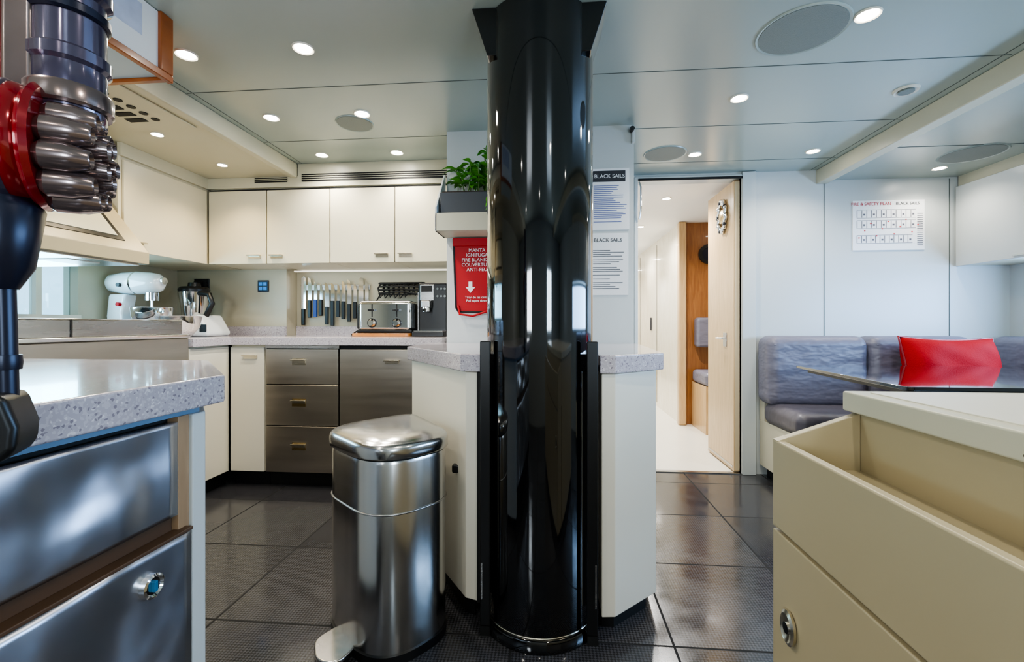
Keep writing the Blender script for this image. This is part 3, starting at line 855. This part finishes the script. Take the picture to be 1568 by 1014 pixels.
def cushion(name, x0, x1, y0, y1, z0, z1, m, b=.045):
    return box(name, x0, x1, y0, y1, z0, z1, m, b, 5)
ps = [box('plinth', 1.42, RW-.01, 2.82, 3.27, .07, .38, M_cream, .004),
      box('plinth_right', 2.5, RW-.01, 1.2, 2.82, .07, .38, M_cream, .004),
      box('toe_kick', 1.46, RW-.02, 2.88, 3.25, 0, .07, M_blackm),
      box('toe_kick_right', 2.56, RW-.02, 1.22, 2.88, 0, .07, M_blackm),
      box('rail', 1.42, RW-.01, 3.20, 3.275, .38, .62, M_cream),
      cushion('seat_1', 1.40, 2.02, 2.72, 3.20, .37, .52, M_sofad, .06),
      cushion('seat_2', 2.025, 2.46, 2.72, 3.20, .37, .52, M_sofad, .06),
      cushion('seat_3', 2.465, RW-.02, 2.0, 3.20, .37, .52, M_sofad, .06),
      cushion('seat_4', 2.465, RW-.02, 1.2, 1.995, .37, .52, M_sofad, .06),
      cushion('back_1', 1.39, 2.0, 3.06, 3.27, .50, .955, M_sofa, .06),
      cushion('back_2', 2.005, 2.62, 3.06, 3.27, .50, .955, M_sofa, .06),
      cushion('back_3', 2.82, RW-.005, 2.0, 3.24, .50, .955, M_sofa, .06),
      cushion('back_4', 2.82, RW-.005, 1.2, 1.995, .50, .955, M_sofa, .06),
      tube('piping_1', [(1.42, 3.066, .90), (1.97, 3.066, .90)], .0035, M_sofa),
      tube('piping_2', [(2.04, 3.066, .90), (2.59, 3.066, .90)], .0035, M_sofa)]
group('banquette_sofa', ps)

def pillow(name, w, h, t, loc, rot, m):
    n = 22; V = []; F = []
    for s in (1, -1):
        for j in range(n+1):
            for i in range(n+1):
                a = -1+2*i/n; b = -1+2*j/n
                th = t*((1-a**4)*(1-b**4))**.55*(1+.08*math.sin(a*7+b*2)*math.sin(b*6))
                px = a*w/2*(1-.06*(1-b*b)**1 * abs(a)**3); pz = b*h/2*(1-.09*(1-a*a)*abs(b)**3)
                V.append((px, s*th/2, pz))
    N = (n+1)**2
    for s in range(2):
        for j in range(n):
            for i in range(n):
                q = s*N+j*(n+1)+i
                F.append((q, q+1, q+n+2, q+n+1))
    o = obj(name, V, F, m, smooth=True)
    bm = bmesh.new(); bm.from_mesh(o.data)
    bmesh.ops.remove_doubles(bm, verts=bm.verts, dist=1e-4)
    bmesh.ops.recalc_face_normals(bm, faces=bm.faces)
    bm.to_mesh(o.data); bm.free()
    pp = []
    m4 = [(-1, -1), (1, -1), (1, 1), (-1, 1)]
    for k in range(4):
        a0, b0 = m4[k]; a1, b1 = m4[(k+1) % 4]
        for i in range(12):
            a = a0+(a1-a0)*i/12; b = b0+(b1-b0)*i/12
            pp.append((a*w/2*(1-.06*(1-b*b)*abs(a)**3), 0, b*h/2*(1-.09*(1-a*a)*abs(b)**3)))
    p2 = tube('piping', pp, .006, M_dred, True)
    g = group('throw_pillow', [o, p2], origin=(0, 0, 0))
    g.location = loc; g.rotation_euler = rot
pillow('cover', .55, .43, .20, (2.36, 2.92, .745), (-.25, .02, .05), M_red)

tp = round_poly([(1.30, 1.80), (2.38, 1.80), (2.38, 2.72), (1.37, 2.72)], .03, 6)
ps = [prism('top', tp, .785, .80, M_table, .003, 3), prism('rim', round_poly([(1.34, 1.84), (2.34, 1.84), (2.34, 2.68), (1.41, 2.68)], .03), .765, .785, M_blackp),
      cyl('pedestal', (1.86, 2.26, .39), .05, .75, M_steel), lathe('foot', [(.26, 0), (.26, .012), (.10, .03), (.05, .05)], (1.86, 2.26, 0), M_steel)]
group('dining_table', ps)

# ================================================================= RIGHT FOREGROUND CABINET
V0 = -.5; V1 = .941
ps = [box('lower_door', .433, .453, V0, V1, .06, .631, M_cream2, .003),
      box('bin_front', .433, .451, V0, V1, .637, .805, M_cream2, .004),
      extrude_y('bin_end', [(.452, .637), (.585, .637), (.585, .860), (.452, .812)], V1-.018, V1, M_cream2, .002),
      extrude_y('bin_end_lower', [(.434, .637), (.453, .637), (.453, .812), (.434, .805)], V1-.0185, V1+.0005, M_cream2),
      box('end_lower', .453, .585, V1-.018, V1, .06, .637, M_cream2),
      box('bin_floor', .451, .585, V0, V1-.018, .735, .752, M_cream2),
      box('bin_wall', .585, .60, V0, V1, .637, .862, M_cream2),
      box('carcass', .60, 1.62, V0, V1, .06, .862, M_cream2, .002),
      box('carcass_under_bin', .453, .60, V0, V1-.018, .06, .637, M_cream2),
      box('countertop', .568, 1.65, V0-.02, V1+.01, .862, .90, M_soff, .004, 3),
      box('countertop_inlay', .60, 1.60, V0, V1-.02, .899, .902, M_white, .001),
      box('toe_kick', .48, 1.6, V0+.02, V1-.03, 0, .06, M_blackm),
      cyl('screw', (.567, .60, .872), .002, .003, M_nickel, 'X', 12)]
ps.append(lathe('ring_pull', [(.014, 0), (.026, -.002), (.027, -.007), (.022, -.010), (.016, -.006), (.0, -.003)], (.433, .872, .478), M_nickel, 'X', 32, scale=(.9, 1.15, 1)))
ps.append(cyl('ring_pull_button', (.429, .872, .478), .010, .012, M_chrome, 'X', 20))
group('storage_cabinet', ps)

# ================================================================= STICK VACUUM (local coordinates around the motor)
ps = [lathe('motor_housing', [(0, -.115), (.05, -.11), (.072, -.09), (.082, -.05), (.082, -.02), (.074, -.004), (.06, 0), (0, 0)], (0, 0, 0), M_dred, 'X', 48, sharp=False),
      lathe('motor_ring', [(.06, -.006), (.082, -.006), (.087, 0), (.082, .007), (.06, .007)], (.0, 0, 0), M_dred, 'X', 48),
      lathe('motor_band', [(.0825, -.045), (.085, -.04), (.085, -.03), (.0825, -.025)], (.0, 0, 0), M_plum, 'X', 48),
      lathe('filter_core', [(.045, 0), (.045, .03), (.03, .055), (0, .06)], (0, 0, 0), M_plum, 'X', 32),
      lathe('bin_tube', [(.040, .045), (.043, .05), (.043, .12), (.048, .125), (.048, .14), (.042, .145), (.042, .22), (.049, .225), (.049, .24), (.040, .25), (.040, .36), (0, .365)], (.022, .01, 0), M_plum, 'Z', 40),
      lathe('bin_collar', [(.048, .06), (.051, .064), (.051, .085), (.048, .09)], (.022, .01, 0), M_cyc, 'Z', 40),
      lathe('bin_collar_upper', [(.044, .19), (.047, .193), (.047, .203), (.044, .206)], (.022, .01, 0), M_navy, 'Z', 40),
      lathe('front_neck', [(.02, -.03), (.045, -.09), (.034, -.17), (.018, -.20)][::-1], (-.045, .0, 0), M_navy, 'Z', 32),
      tube('wand', [(-.045, 0, -.12), (-.040, 0, -.36)], .014, M_navy),
      lathe('wand_clip', [(.018, -.010), (.019, 0), (.018, .010)], (-.042, 0, -.30), M_navy, 'Z', 24),
      extrude_y('nozzle', [(-.065, -.34), (-.027, -.34), (-.014, -.385), (-.016, -.415), (-.03, -.43), (-.09, -.44), (-.09, -.37)], -.045, .035, M_blackp, .010),
      tube('grip_loop', [(-.03, 0, .06), (-.045, 0, .12), (-.055, 0, .20), (-.085, 0, .21), (-.10, 0, .14), (-.09, 0, .07)], .018, M_dred),
      box('trigger', -.07, -.045, -.014, .014, .085, .12, M_dred, .005),
      box('power_housing', -.04, -.005, -.022, .022, .05, .24, M_cyc, .008, 3),
      tube('counter_clip', [(-.05, 0, -.40), (-.130, .062, -.40)], .006, M_blackp)]
for i in range(10):
    a = 2*math.pi*i/10+.2
    cy_, cz_ = math.cos(a)*.058, math.sin(a)*.058-.012
    ps.append(lathe('cyclone_%d' % i, [(.013, .0), (.0195, .008), (.0195, .032), (.013, .056), (.011, .058), (.009, .053), (0, .05)], (.006, cy_, cz_), M_cyc, 'X', 20))
for i in range(5):
    a = 2*math.pi*i/5
    ps.append(lathe('inner_cyclone_%d' % i, [(.012, .02), (.016, .04), (.012, .068), (.009, .064), (0, .062)], (.006, math.cos(a)*.026, math.sin(a)*.026-.012), M_cyc, 'X', 16))
group('stick_vacuum_cleaner', ps, origin=(-.6066, .4990, 1.241), rot=.0869+.5, local=True, scale=.85)

# ================================================================= LIGHT
def area(name, loc, rot, sx, sy, e, col):
    ld = bpy.data.lights.new(name, 'AREA'); ld.shape = 'RECTANGLE'
    ld.size = sx; ld.size_y = sy; ld.energy = e; ld.color = col
    lo = bpy.data.objects.new(name, ld); COL.objects.link(lo)
    lo.location = loc; lo.rotation_euler = rot
area('rear_fill_left', (-1.2, -1.68, 1.28), (math.radians(90), 0, 0), .6, .62, 34, (.88, .94, 1))  # added fill lamp behind the camera, at the invented left opening
area('rear_fill_right', (1.2, -1.68, 1.28), (math.radians(90), 0, 0), .6, .62, 34, (.70, .85, 1))  # added blue-tinted fill lamp; its reflection gives the column a streak
area('window_daylight_right', (RW-.03, 1.75, 1.19), (0, math.radians(90), 0), .4, 2.2, 70, (.36, .60, 1))
area('window_daylight_left', (LW+.03, 1.9, 1.25), (0, math.radians(-90), 0), .32, 1.1, 18, (.40, .78, 1))

w = bpy.data.worlds.new('sky'); scene.world = w
w.use_nodes = True
bg = w.node_tree.nodes['Background']
bg.inputs['Color'].default_value = (.40, .76, 1.0, 1)
bg.inputs['Strength'].default_value = 2.5
try:
    scene.view_settings.look = 'AgX - Medium High Contrast'
except Exception:
    pass

# ================================================================= CAMERA
cd = bpy.data.cameras.new('camera')
cd.sensor_width = 36; cd.lens = 700/1568*36; cd.shift_y = -10/1568
cd.clip_start = .02
cam = bpy.data.objects.new('camera', cd); COL.objects.link(cam)
cam.location = (0, 0, 1.03)
cam.rotation_euler = (math.radians(90), 0, .0869)
scene.camera = cam
